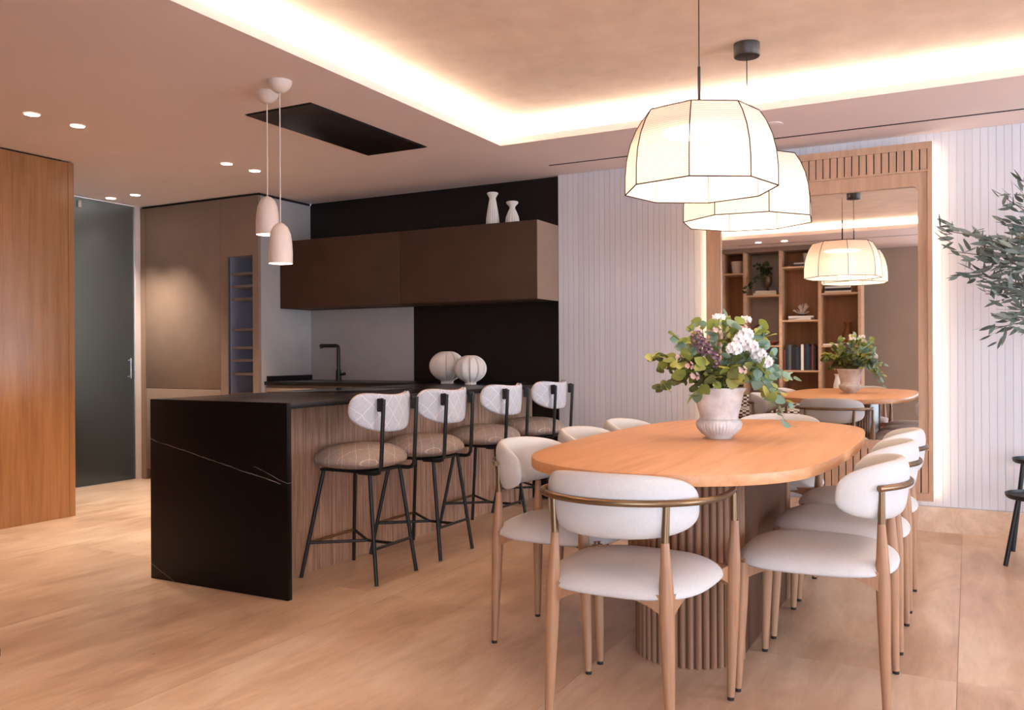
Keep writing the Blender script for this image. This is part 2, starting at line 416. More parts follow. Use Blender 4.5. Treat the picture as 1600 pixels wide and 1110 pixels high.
# cove LED strips
def led(x0, x1, y0, y1, name, label, group=None):
    o = box(name, x0, x1, y0, y1, ZC+.0125, ZC+.046, M_led); tag(o, label, 'led strip', group)
led(CX-.085, CX-.07, CYN-.05, CYF+.05, 'led_strip', 'warm strip light inside the ceiling cove above the bar stools')
led(CX-.05, CXR+.05, CYF+.07, CYF+.085, 'led_strip', 'warm strip light inside the ceiling cove beside the white plank wall')
led(CX-.05, CXR+.05, CYN-.085, CYN-.07, 'led_strip', 'warm strip light in the ceiling cove seen reflected in the mirror')
led(CXR+.07, CXR+.085, CYN-.05, CYF+.05, 'led_strip', 'warm strip light in the ceiling cove beyond the olive tree')
# linear slots
def slot(y, x0, x1, label):
    o = MB().box(x0, x1, y-.011, y+.011, ZC-.0015, ZC+.004).build('slot_diffuser', M_gap); tag(o, label, 'air vent')
slot(5.792, -2.754, 3.6, 'long thin black air slot in the ceiling along the white plank wall')
slot(.83, -2.66, 2.3, 'long thin black air slot in the ceiling near the bookcase')
o = MB().lathe([(.06, 0), (.064, -.006), (.058, -.008), (.02, -.009)], 24, cz=ZC, cx=-1.058, cy=5.42).build('ceiling_speaker', M_ceil, smooth=40)
tag(o, 'small round ceiling speaker disc beside the cove', 'speaker')

# ================================================================== KITCHEN
# tall cabinet block
FY = 5.51
tc = thing('tall_cabinet', 'tall taupe cabinet wall with a narrow glazed wine column', 'cabinet', (0,0,0))
WX0, WX1 = -5.752, -5.458
box('side', GX+.012, -6.812, FY, BKY, 0, 2.535, M_cab, tc)
d = box('door', -6.809, -5.843, FY, FY+.03, .856, 2.535, M_cab, tc, .0015)
d2 = box('drawer', -6.809, -5.843, FY, FY+.03, .10, .852, M_cab, tc, .0015)
box('body', -6.809, -5.843, FY+.032, BKY, .1, 2.535, M_cab, tc)
box('plinth', -6.80, -5.40, FY+.05, BKY, 0, .098, M_gap, tc)
box('top_gap', GX+.012, -5.395, FY+.02, BKY, 2.535, ZC-.002, M_gap, tc)
fr = MB(); fr.box(-5.84, WX0, FY, FY+.03, .1, 2.535); fr.box(WX1, -5.39, FY, FY+.03, .1, 2.535); fr.box(WX0, WX1, FY, FY+.03, 2.022, 2.535); fr.box(WX0, WX1, FY, FY+.03, .1, .45)
fr.build('frame', M_cab, tc)
box('return_panel', -5.41, -5.39, FY+.03, BKY, 0, 2.535, M_grey, tc)
wi = MB(); wi.box(WX0-.02, WX0, FY+.03, FY+.5, .43, 2.04); wi.box(WX1, WX1+.02, FY+.03, FY+.5, .43, 2.04); wi.box(WX0, WX1, FY+.48, FY+.5, .43, 2.04); wi.box(WX0, WX1, FY+.03, FY+.5, 2.022, 2.04)
wi.build('wine_niche', mat('wine_interior', srgb(200, 200, 214), .5), tc)
gd = box('glass_door', WX0+.004, WX1-.002, FY+.004, FY+.012, .455, 2.018, M_wineglass, tc)
hb = MB(); hb.tube([(WX0+.03, FY-.012, .48), (WX0+.03, FY-.012, 2.0)], .006)
hb.build('rail', M_bm, gd, smooth=40)
for z in (1.86, 1.75, 1.64, 1.37, 1.21, 1.10, .98, .8, .65):
    box('wine_rack', WX0+.005, WX1-.005, FY+.04, FY+.42, z, z+.022, M_shelfwood, tc)
# back base cabinet run
CT = .9285
bc = thing('base_cabinet', 'beige base cabinet run under the black back worktop', 'cabinet')
box('body', -5.388, -3.77, 5.60, BKY-.004, .1, .895, M_cab, bc)
xs = [-5.386, -4.85, -4.31, -3.775]
for a, b in zip(xs[:-1], xs[1:]): box('drawer', a+.0015, b-.0015, 5.578, 5.6, .12, .872, M_cab, bc, .001)
box('plinth', -5.386, -3.77, 5.64, BKY-.004, 0, .099, M_gap, bc)
# peninsula base
pb = thing('peninsula_base', 'wood clad base of the breakfast peninsula beside the stools', 'cabinet')
box('body', -3.752, -3.115, 3.092, BKY-.002, .0, .897, M_cab, pb)
cl = MB(); y = 3.094; random.seed(3)
while y < BKY-.012:
    dpt = random.choice((.008, .0095, .011)); wd_ = random.choice((.009, .012, .015)); cl.box(-3.1145, -3.1015+dpt, y, y+wd_, .0, .896); y += wd_+.0012
o = cl.build('cladding', M_clad, pb); o['kind'] = 'stuff'
# worktop
wt = thing('worktop', 'black stone worktop with a waterfall end on the peninsula', 'worktop')
box('end_panel', -3.752, -2.819, 3.06, 3.09, 0, CT, M_vein, wt, .0015)
box('peninsula_top', -3.752, -2.819, 3.0905, BKY-.002, CT-.03, CT, M_black, wt, .0015)
box('back_top', -5.388, -3.7525, 5.57, BKY-.002, CT-.03, CT, M_black, wt, .0015)
box('upstand', -5.389, -5.375, 5.60, BKY-.002, CT, CT+.045, M_black, wt)
hb_ = thing('induction_hob', 'flat black induction hob set into the peninsula worktop', 'hob', (-3.47, 4.28, CT))
box('glass', -.25, .25, -.4, .4, .0005, .005, mat('hob_glass', srgb(14, 14, 15), .08, spec=.6), hb_, .001)
for e_ in (-.406, .4): box('metal_edge', -.255, .255, e_, e_+.006, .0005, .006, M_chrome, hb_)
# wall cabinets
for nm, a, b, lb in (('wall_cabinet', -5.386, -4.0955, 'dark brown wall cabinet above the sink and black tap'), ('wall_cabinet', -4.0925, -2.848, 'dark brown wall cabinet carrying the two fluted vases')):
    t = thing(nm, lb, 'cabinet')
    box('body', a, b, 5.795, BKY-.002, 1.568, 2.16, M_cabdark if a < -5 else M_cabdark, t)
    box('door', a, b, 5.771, 5.793, 1.568, 2.16, M_cabdark, t, .0012)
    box('underlight', a+.2, b-.05, 5.86, 5.875, 1.564, 1.5675, M_chrome, t)
    if a > -5: box('side_panel', b+.0005, b+.004, 5.771, BKY-.002, 1.568, 2.16, M_cab, t)
# hood
hd_ = thing('ceiling_hood', 'black flush ceiling extractor panel above the peninsula', 'extractor hood', (-3.4695, 4.2795, ZC))
box('frame', -.2465, .2465, -.581, .581, -.004, -.0005, M_bm, hd_)
box('glass_panel', -.24, .24, -.574, .574, -.009, -.0045, mat('hood_glass', srgb(30, 24, 22), .3), hd_, .001)
# tap
tp = thing('tap', 'black angular kitchen tap at the sink', 'tap', (-4.9, 5.97, CT+.0005))
MB().lathe([(.027, 0), (.027, .01), (.022, .014), (.022, .09), (.014, .094)], 20).build('body', M_bm, tp, smooth=40)
MB().tube([(0,0,.09), (0,0,.285), (-.006,0,.3), (-.02,0,.306), (-.2,0,.308)], .0155, 12).build('spout', M_bm, tp, smooth=50)
MB().lathe([(.014, 0), (.014, -.022)], 14, cx=-.19, cz=.304).build('aerator', M_bm, tp, smooth=40)
MB().tube([(.02,0,.055), (.05,-.004,.055), (.075,-.006,.06)], [.011,.011,.014], 10).build('lever', M_bm, tp, smooth=50)
# small white vases on the cabinet
def flutevase(name, prof, n, loc, label, cat='vase', amp=.05, group=None):
    t = MB().lathe(prof, n*4, rf=lambda a, z: 1+amp*math.cos(n*a)).build(name, M_white, smooth=50); t.location = loc
    return tag(t, label, cat, group)
flutevase('fluted_vase', [(.045,0),(.052,.01),(.05,.06),(.04,.13),(.028,.2),(.024,.225),(.034,.245),(.044,.262),(.038,.27),(.02,.268)], 18, (-3.315, 5.93, 2.1605), 'tall white fluted vase on the wall cabinet')
flutevase('fluted_vase', [(.05,0),(.055,.015),(.05,.06),(.036,.1),(.02,.135),(.024,.15),(.04,.168),(.047,.18),(.04,.188),(.02,.186)], 18, (-3.15, 5.95, 2.1605), 'short white fluted vase with pinched neck on the wall cabinet')
def globe(R_, loc, label):
    def rf(a, z):
        k = (a*12/(2*PI)) % 1
        return .86+.16*(1-k)**.9 if .02*R_ < z < 1.8*R_ else 1
    prof = [(R_*.36, 0), (R_*.36, .03*R_), (R_*.34, .12*R_)]
    prof += [(R_*max(.2, math.sin(ph)), .12*R_+R_*.88*(1-math.cos(ph))) for ph in [R(a) for a in range(24, 168, 8)]]
    prof += [(R_*.2, R_*1.84), (R_*.14, R_*1.74)]
    o = MB().lathe(prof, 96, rf=rf).build('ribbed_globe_vase', M_white, smooth=38); o.location = loc
    return tag(o, label, 'vase')
globe(.135, (-3.55, 5.62, CT+.0005), 'large round ribbed white vase on the worktop')
globe(.118, (-3.27, 5.50, CT+.0005), 'smaller round ribbed white vase on the worktop')

# ------------------------------------------------------------------ downlights
def downlight(x, y, label, group, power=16):
    t = thing('downlight', label, 'downlight', (x, y, ZC), 0, group)
    MB().lathe([(.044, -.0005), (.046, -.004), (.041, -.005), (.038, -.002)], 24, cap0=False, cap1=False).build('trim_ring', M_wmetal, t, smooth=40)
    MB().lathe([(.039, -.0015), (.0385, -.003)], 24).build('lens', M_down, t)
    l = bpy.data.lights.new('downlight_beam', 'SPOT'); l.energy = power; l.color = WARM2; l.spot_size = R(78); l.spot_blend = .7; l.shadow_soft_size = .035
    lo_ = bpy.data.objects.new('downlight_beam', l); COL.objects.link(lo_); lo_.location = (x, y, ZC-.02)
for x, y in [(-4.786, 3.10), (-4.786, 3.39), (-4.786, 4.58), (-4.786, 4.86)]:
    downlight(x, y, 'round recessed downlight in the ceiling between oak wall and peninsula', 'downlights between oak wall and peninsula', 75)
for x, y in [(-6.72, 5.077), (-6.40, 5.077)]:
    downlight(x, y, 'round recessed downlight in front of the tall taupe cabinet', 'downlights before the tall cabinet', 90)
for x, y in [(-2.35, 1.05), (-2.03, 1.05)]:
    downlight(x, y, 'round recessed downlight in front of the bookcase', 'downlights before the bookcase', 45)

# ------------------------------------------------------------------ small kitchen pendants
def kpend(x, y, zt, zb, label):
    t = thing('bell_pendant', label, 'pendant lamp', (x, y, zb)); h = zt-zb; top = ZC-zb
    MB().lathe([(.064, top-.0005), (.06, top-.018), (.047, top-.04), (.026, top-.056), (.006, top-.06)], 28).build('canopy', M_wmetal, t, smooth=50)
    MB().tube([(0, 0, h-.01), (0, 0, top-.05)], .0032, 8).build('cord', M_wmetal, t, smooth=50)
    prof = [(.061, 0), (.0612, .28*h), (.0585, .52*h), (.0515, .74*h), (.038, .89*h), (.019, .975*h), (.005, h)]
    ins = [(.058, .001), (.0575, .25*h), (.053, .5*h), (.044, .72*h), (.03, .86*h), (.004, .93*h)]
    MB().lathe(list(reversed(ins))+prof, 32, cap0=True, cap1=True).build('shade', M_wmetal, t, smooth=50)
    MB().lathe([(.05, .3*h), (.05, .31*h)], 24).build('bulb', M_bulb, t)
kpend(-3.113, 3.339, 1.832, 1.622, 'white bell pendant hanging lower above the peninsula')
kpend(-3.301, 3.444, 2.002, 1.795, 'white bell pendant hanging higher above the peninsula')

# ================================================================== DINING
TX, TY, TZ = -.957, 3.72, .78
tb = thing('dining_table', 'large rounded oak dining table on a fluted base', 'table', (TX, TY, 0))
qd = [(.557,0),(.549,.3),(.533,.55),(.506,.76),(.466,.89),(.41,.985),(.34,1.06),(.24,1.13),(.12,1.18),(0,1.197)]
ctl = qd[:-1]+[(-x, y) for x, y in reversed(qd)][:-1]+[(-x, -y) for x, y in qd][:-1]+[(x, -y) for x, y in reversed(qd)][:-1]
poly = []; nC = len(ctl)
for i in range(nC):
    p0, p1, p2, p3 = [Vector(ctl[(i+j) % nC]) for j in (-1, 0, 1, 2)]
    for k in range(4):
        q = k/4; poly.append(tuple(.5*((2*p1)+(p2-p0)*q+(2*p0-5*p1+4*p2-p3)*q*q+(3*p1-p0-3*p2+p3)*q**3)))
MB().prism(poly, TZ-.038, TZ).build('tabletop', M_table, tb, bevel=.004)
DR, DY = .198, .455
core = []
for k in range(25): a = PI*k/24; core.append((DR*math.cos(a), DY+DR*math.sin(a)))
for k in range(25): a = PI+PI*k/24; core.append((DR*math.cos(a), -DY+DR*math.sin(a)))
MB().prism(core, 0, TZ-.0385).build('pedestal', M_tshaded, tb, smooth=30)
fm = None
NF = 22
for s in (-1, 1):
    for k in range(NF+1):
        a = (PI if s < 0 else 0)+PI*k/NF; x, y = (DR+.001)*math.cos(a), s*DY+(DR+.001)*math.sin(a)
        if fm is None:
            o = MB().lathe([(.0122, 0), (.0122, TZ-.039)], 10).build('flute', M_tside, tb, smooth=50); fm = o.data
        else:
            o = bpy.data.objects.new('flute', fm); COL.objects.link(o); o.parent = tb
        o.location = (x, y, 0)

# ---- chairs. local frame: front = +y, back = -y
CR, CYC = .25, -.008
def cushion_back(parent, z0=.603, z1=.788):
    zc, hb2 = (z0+z1)/2, (z1-z0)/2; a = CR*R(72)
    def out(th):
        c, s = math.cos(th), math.sin(th)
        n = 3.1
        x = a*math.copysign(abs(c)**(2/n), c); z = hb2*math.copysign(abs(s)**(2/n), s)
        if z < 0: z *= 1-.10*(abs(x)/a)**2
        return x, z+ .012*(1-(abs(x)/a)**2)*(1 if z > 0 else 0)
    def fm_(s, z, h, side):
        ph = s/CR; lean = -(z)*.10
        rr = CR + (-1)*side*h*.030 + (.010 if side > 0 else 0)*0
        return (rr*math.sin(ph), CYC - rr*math.cos(ph) + lean, zc+z)
    return pillow(out, lambda r: (max(0, 1-r**3.4))**.5, fm_, 10, 60).build('back_cushion', M_cream, parent, smooth=80)
def leg_mb(x0, y0, x1, y1, zt, r_top, foot=.0125):
    pts = []; rad = []
    prof = [(0.012, foot), (.15, .0165), (.30, .0205), (.40, .0225), (.47, .021), (.55, .0155), (.60, r_top)]
    for z, r in prof:
        z = z/.6*zt if zt < .6 else z
        k = z/zt; pts.append((x0+(x1-x0)*k, y0+(y1-y0)*k, z)); rad.append(r)
    return MB().tube(pts, rad, 14)
def straight_leg(x0, y0, x1, y1, zt):
    pts = [(x0+(x1-x0)*k, y0+(y1-y0)*k, .012+(zt-.012)*k) for k in (0, .3, .7, 1)]
    return MB().tube(pts, [.0125, .017, .021, .0205], 14)
def arch(p0, p1, ztop, h0, hm, th):
    """apron between two points, thick at its ends, thin in the middle"""
    p0, p1 = Vector(p0), Vector(p1); d = (p1-p0); n = Vector((-d.y, d.x, 0)).normalized()*th/2
    vs_ = []; fs = []; K = 16
    for i in range(K+1):
        k = i/K; p = p0+d*k; e = abs(2*k-1); hh = hm+(h0-hm)*max(0, (e-.25)/.75)**2.2
        for sgn in (1, -1):
            q = p+n*sgn; vs_ += [(q.x, q.y, ztop), (q.x, q.y, ztop-hh)]
    for i in range(K):
        b = i*4; c = b+4
        fs += [(b, c, c+1, b+1), (b+2, b+3, c+3, c+2), (b, b+2, c+2, c), (b+1, c+1, c+3, b+3)]
    fs += [(0, 1, 3, 2), (K*4, K*4+2, K*4+3, K*4+1)]
    return MB().add(vs_, fs)
def seat_cushion(parent, w=.262, d=.258, z0=.416, z1=.498):
    def out(th):
        x, y = supell(w, d, 3.0)(th)
        return x*(1+.05*y/d), y
    zm = z0+.022
    def fm_(x, y, h, side):
        return (x, y, zm+h*(z1-zm) if side > 0 else zm-h*(zm-z0))
    return pillow(out, lambda r: (max(0, 1-r**4.2))**.55, fm_, 10, 56).build('seat', M_cream, parent, smooth=80)
def make_chair(arms, label, group):
    t = thing('armchair' if arms else 'dining_chair', label, 'chair', group=group)
    seat_cushion(t); cushion_back(t)
    fx = .255 if arms else .222; zt = .6
    rx0, ry0, rx1, ry1 = .195, -.232, .176, -.218
    PZ = .712
    for s in (-1, 1):
        leg_mb(s*rx0, ry0, s*rx1, ry1, zt, .0125).build('leg', M_chairwood, t, smooth=50)
        g = MB().lathe([(.011, 0), (.0115, .0125)], 12, cx=s*rx0, cy=ry0).build('glide', M_glide, t)
        if arms: leg_mb(s*fx, .228, s*(fx+.018), .222, zt, .0125).build('leg', M_chairwood, t, smooth=50)
        else: straight_leg(s*fx, .232, s*(fx-.018), .215, .44).build('leg', M_chairwood, t, smooth=50)
        MB().lathe([(.011, 0), (.0115, .0125)], 12, cx=s*fx, cy=.232 if not arms else .228).build('glide', M_glide, t)
    # aprons
    fxx = fx-.01 if arms else fx-.02
    fyy = .225 if arms else .212
    for s in (-1, 1):
        arch((s*.188, -.222, 0), (s*fxx, fyy, 0), .45, .07, .018, .022).build('apron', M_chairwood, t, smooth=30)
    arch((-.188, -.222, 0), (.188, -.222, 0), .45, .075, .02, .022).build('apron', M_chairwood, t, smooth=30)
    arch((-fxx, fyy, 0), (fxx, fyy, 0), .45, .06, .018, .022).build('apron', M_chairwood, t, smooth=30)
    # metal rail
    RR = CR+.041
    rl = MB(); arc = []
    am = math.asin(.176/RR)
    A = 44 if not arms else 46
    for k in range(25):
        ph = R(-A+2*A*k/24); arc.append((RR*math.sin(ph), CYC-RR*math.cos(ph)+.004, PZ+.006*math.cos(ph)))
    if arms:
        xs_, ys_ = fx+.016, .218
        e = arc[-1]
        def armpts(s):
            pts = []
            p0 = Vector((s*abs(e[0]), e[1], e[2])); p3 = Vector((s*xs_, ys_, PZ-.012))
            p1 = p0+Vector((s*.10, .085, 0)); p2 = p3+Vector((s*.012, -.14, .002))
            for k in range(1, 13):
                q = k/12; pts.append(tuple(p0*(1-q)**3+p1*3*q*(1-q)**2+p2*3*q*q*(1-q)+p3*q**3))
            return pts
        full = list(reversed(armpts(-1)))+arc+armpts(1)
        rl.tube([(-xs_, ys_, .6), (-xs_, ys_, PZ-.02)]+full+[(xs_, ys_, PZ-.02), (xs_, ys_, .6)], .0105, 10)
    else:
        rl.tube(arc, .0105, 10)
    rl.build('rail', M_bronze, t, smooth=50)
    for s in (-1, 1):
        MB().tube([(s*rx1, ry1, .598), (s*(rx1+.004), ry1+.0, PZ-.004)], .0115, 12).build('post', M_bronze, t, smooth=50)
        MB().tube([(s*.10, CYC-(RR)*math.cos(math.asin(.10/RR))+.004, PZ+.004), (s*.09, CYC-(CR+.012)*math.cos(math.asin(.09/CR)), PZ+.002)], .006, 8).build('bracket', M_bronze, t, smooth=50)
    return t
side0 = make_chair(False, 'x', 'cream dining chairs along the table sides')
SG = 'cream dining chairs along the table sides'
side0.location = (-.467, 3.165, 0); side0.rotation_euler = (0, 0, R(90))
side0['label'] = 'cream armless chair facing the stools, farthest of its row from the plank wall'
dup(side0, (-.467, 3.775, 0), R(90), 'cream armless chair facing the stools, in the middle of its row of three')
dup(side0, (-.467, 4.365, 0), R(90), 'cream armless chair facing the stools, closest of its row to the mirror')
dup(side0, (-1.444, 3.19, 0), R(-90), 'cream armless chair backing the stools, farthest of its row from the plank wall')
dup(side0, (-1.444, 3.79, 0), R(-90), 'cream armless chair backing the stools, in the middle of its row')
dup(side0, (-1.444, 4.365, 0), R(-90), 'cream armless chair backing the stools, closest of its row to the plank wall')
arm0 = make_chair(True, 'cream armchair with bronze arm rail facing the mirror at the table end', 'cream armchairs at the table ends')
arm0.location = (-.957, 2.63, 0)
dup(arm0, (-.957, 4.89, 0), PI, 'cream armchair at the table end with its back to the mirror')

# ------------------------------------------------------------------ bar stools: front (to the counter) = -x
def make_stool():
    t = thing('bar_stool', 'x', 'bar stool', group='bar stools along the peninsula')
    def fm_(x, y, h, side):
        zm = .608; return (x, y, zm+h*.082 if side > 0 else zm-h*.046)
    pillow(supell(.225, .232, 2.5), lambda r: (max(0, 1-r**3.2))**.55, fm_, 10, 56).build('seat', M_quiltseat, t, smooth=80)
    box('seat_plate', -.15, .17, -.15, .15, .553, .565, M_bm, t)
    for s in (-1, 1):
        MB().tube([(-.222, s*.215, .004), (-.14, s*.13, .56)], .0105, 10).build('leg', M_bm, t, smooth=50)
        MB().tube([(.228, s*.173, .004), (.155, s*.13, .56)], .0105, 10).build('leg', M_bm, t, smooth=50)
        MB().tube([(.10, s*.145, .556), (.2, s*.145, .556), (.225, s*.145, .562), (.238, s*.145, .585), (.256, s*.145, .93)], .0108, 10).build('back_post', M_bm, t, smooth=50)
    zf = .18
    def at(x0, y0, x1, y1, z): k = (z-.004)/.556; return (x0+(x1-x0)*k, y0+(y1-y0)*k, z)
    fl_, fr_ = at(-.222, -.215, -.14, -.13, zf), at(-.222, .215, -.14, .13, zf)
    rl_, rr_ = at(.228, -.173, .155, -.13, zf), at(.228, .173, .155, .13, zf)
    j = (.04, 0, zf); mid = ((rl_[0]+rr_[0])/2, 0, zf)
    MB().tube([fl_, fr_], .008, 8).build('footrest', mat('footrest_brass', srgb(120, 90, 60), .4, .8) if 'footrest_brass' not in bpy.data.materials else bpy.data.materials['footrest_brass'], t, smooth=50)
    MB().tube([rl_, rr_], .008, 8).build('stretcher', M_bm, t, smooth=50)
    for a in (fl_, fr_): MB().tube([a, j], .008, 8).build('stretcher', M_bm, t, smooth=50)
    MB().tube([j, mid], .008, 8).build('stretcher', M_bm, t, smooth=50)
    # kidney backrest, curved in plan
    zc, BR = .872, .31
    def out(th):
        c, s = math.cos(th), math.sin(th)
        a = .272; y = a*math.copysign(abs(c)**(2/2.3), c); q = abs(y)/a
        if s >= 0: z = .122*abs(s)**(2/2.8) - .046*(1-min(1, q*1.15)**2)*abs(s)
        else: z = -.112*abs(s)**(2/2.1)
        return y, z
    def mk(th_, gro, push, matl, nm):
        def fm2(y, z, h, side):
            y *= gro; z *= gro; ph = y/BR
            rr = BR + (side*h*th_) + push
            return (.225-BR + rr*math.cos(ph)*1.0 + z*.04, rr*math.sin(ph), zc+z)
        return pillow(out, lambda r: (max(0, 1-r**6))**.5, fm2, 9, 64).build(nm, matl, t, smooth=80)
    mk(.012, 1.0, .004, M_quiltback, 'backrest')
    mk(.012, 1.02, -.010, M_piping, 'backrest_front')
    for s in (-1, 1):
        MB().tube([(.246, s*.145, .925), (.236, s*.135, .925)], .012, 8).build('clamp', M_bm, t, smooth=50)
        box('bracket', .222, .252, s*.145-.012, s*.145+.012, .868, .934, M_bm, t, .003)
    return t
st = make_stool()
for i, (y, lb) in enumerate([(3.625, 'quilted grey bar stool beside the veined black waterfall panel'), (4.21, 'quilted grey bar stool, second from the veined waterfall panel'),
                             (4.93, 'quilted grey bar stool, third from the veined waterfall panel'), (5.645, 'quilted grey bar stool closest to the white plank wall')]):
    if i == 0: st.location = (-2.828, y, 0); st['label'] = lb
    else: dup(st, (-2.828, y, 0), 0, lb)

# ------------------------------------------------------------------ octagonal pendants
def octa(x, y, zb, a0, label, k_=1.0):
    t = thing('octagonal_pendant', label, 'pendant lamp', (x, y, zb), 0, 'octagonal fabric pendants above the table')
    prof = [(r*k_, z) for r, z in ((.317, 0), (.316, .08), (.309, .145), (.294, .205), (.27, .26), (.243, .302))]
    ang = [R(a0+45*k) for k in range(8)]
    P_ = lambda r, z, k: (r*math.cos(ang[k % 8]), r*math.sin(ang[k % 8]), z)
    pm_ = None
    for k in range(8):
        b = MB(); vs_ = []
        for r, z in prof: vs_ += [P_(r, z, k), P_(r, z, k+1)]
        b.add(vs_, [(2*i, 2*i+1, 2*i+3, 2*i+2) for i in range(len(prof)-1)])
        b.build('shade_panel', M_shade, t)
        MB().tube([P_(r+.001, z, k) for r, z in prof], .0022, 6).build('rib', M_wire, t)
    for r, z, nm in ((prof[0][0]+.001, 0, 'bottom_rim'), (prof[-1][0]+.001, prof[-1][1], 'top_rim')):
        b = MB()
        for k in range(8): b.tube([P_(r, z, k), P_(r, z, k+1)], .0026, 6)
        b.build(nm, M_wire, t)
    b = MB(); b.add([P_(prof[-1][0], prof[-1][1]-.002, k) for k in range(8)], [tuple(range(8))]); b.build('top_panel', M_shade, t)
    MB().lathe([(.15, .235), (.152, .245), (.15, .262), (.02, .264)], 40).build('led_housing', M_wmetal, t, smooth=40)
    MB().lathe([(.145, .2345), (.145, .2335)], 40).build('led_disc', M_disc, t)
    top = ZU-zb
    MB().tube([(0,0,.262), (0,0,.5)], .006, 10).build('stem', M_bm, t, smooth=50)
    MB().tube([(0,0,.5), (0,0,top-.05)], .0025, 8).build('cord', M_bm, t, smooth=50)
    MB().lathe([(.063, top-.0005), (.063, top-.06), (.06, top-.064), (.01, top-.066)], 32).build('canopy', M_bm, t, smooth=40)
    l = bpy.data.lights.new('lamp_glow', 'POINT'); l.energy = 1.0; l.color = (1, .84, .66); l.shadow_soft_size = .11
    o = bpy.data.objects.new('lamp_glow', l); COL.objects.link(o); o.location = (x, y, zb+.12)
octa(-.958, 3.43, 1.810, -81.5, 'octagonal cream fabric pendant, the higher one of the pair', .96)
octa(-.957, 4.28, 1.795, -60, 'octagonal cream fabric pendant hanging closer to the mirror')

# ------------------------------------------------------------------ mirror
mr = thing('wall_mirror', 'tall mirror in a slotted oak frame glowing against the white wall', 'mirror')
FX0, FX1, FZ0, FZ1, FYF, FYB = -1.645, -.2, .205, 2.488, 6.048, 6.098
IX0, IX1 = FX0+.026, FX1-.026
rim = MB(); rim.box(FX0, IX0, FYF, FYB, FZ0, FZ1); rim.box(IX1, FX1, FYF, FYB, FZ0, FZ1); rim.box(IX0, IX1, FYF, FYB, FZ1-.045, FZ1); rim.box(IX0, IX1, FYF, FYB, FZ0, FZ0+.05)
rim.build('outer_frame', M_frame, mr)
box('backing', IX0, IX1, FYB-.006, FYB, FZ0+.05, FZ1-.045, M_gap, mr)
TZ0, TZ1, BZ0, BZ1 = 2.312, FZ1-.045, FZ0+.05, .525
for z_ in (TZ0-.012, BZ1): box('rail', IX0, IX1, FYF+.001, FYB-.006, z_, z_+.012, M_frame, mr)
nS = 31; pit_ = (IX1-IX0)/nS; sm = {}
for z0, z1, k in ((TZ0, TZ1, 0), (BZ0, BZ1, 1)):
    for i in range(nS):
        if k not in sm:
            o = MB().box(.0032, pit_-.0032, FYF+.004, FYB-.006, z0, z1).build('slat', M_frame, mr, bevel=.0015, seg=1); sm[k] = o.data
        else:
            o = bpy.data.objects.new('slat', sm[k]); COL.objects.link(o); o.parent = mr
        o.location = (IX0+pit_*i, 0, 0)
# inner frame with round-cornered opening
MX0, MX1, MZ0, MZ1, rc_ = -1.545, -.283, .578, 2.212, .035
def rrect(x0, x1, z0, z1, r, n=8):
    pts = []
    for cx, cz, a in ((x1-r, z1-r, 0), (x0+r, z1-r, 90), (x0+r, z0+r, 180), (x1-r, z0+r, 270)):
        for k in range(n+1): q = R(a+90*k/n); pts.append((cx+r*math.cos(q), cz+r*math.sin(q)))
    return pts
inn = rrect(MX0, MX1, MZ0, MZ1, rc_)
OZ0, OZ1 = BZ1+.012, TZ0-.012
outp = []
for x, z in inn:   # project each inner point to the outer rectangle
    cx, cz = (MX0+MX1)/2, (MZ0+MZ1)/2; dx, dz = x-cx, z-cz
    outp.append((x, z))
nI = len(inn); vs_ = []; fs = []
corner = [(IX1, OZ1), (IX0, OZ1), (IX0, OZ0), (IX1, OZ0)]
FQ = FYF+.012
vs_ = [(x, FQ, z) for x, z in inn]+[(x, FQ+.022, z) for x, z in inn]+[(x, FQ, z) for x, z in corner]
for k in range(nI):
    k2 = (k+1) % nI; fs.append((k, k2, nI+k2, nI+k))
    c1, c2 = k//9, k2//9
    if c1 == c2: fs.append((k, k2, 2*nI+c1))
    else: fs.append((k, k2, 2*nI+c2, 2*nI+c1))
MB().add(vs_, fs).build('inner_frame', M_frame, mr)
gl = MB(); gl.add([(x, FQ+.0215, z) for x, z in rrect(MX0-.003, MX1+.003, MZ0-.003, MZ1+.003, rc_)]+[(x, FQ+.0265, z) for x, z in rrect(MX0-.003, MX1+.003, MZ0-.003, MZ1+.003, rc_)],
       [tuple(range(nI)), tuple(range(2*nI-1, nI-1, -1))]+[(k, nI+k, nI+(k+1) % nI, (k+1) % nI) for k in range(nI)])
gl.build('mirror_glass', M_mirror, mr)
for xa in (FX0+.004, FX1-.016): box('halo_strip', xa, xa+.012, FYB+.0005, FYB+.008, FZ0+.03, FZ1-.03, M_halo, mr)
box('wall_mount', -1.3, -.55, FYB, W-.0005, .8, 2.0, M_gap, mr)

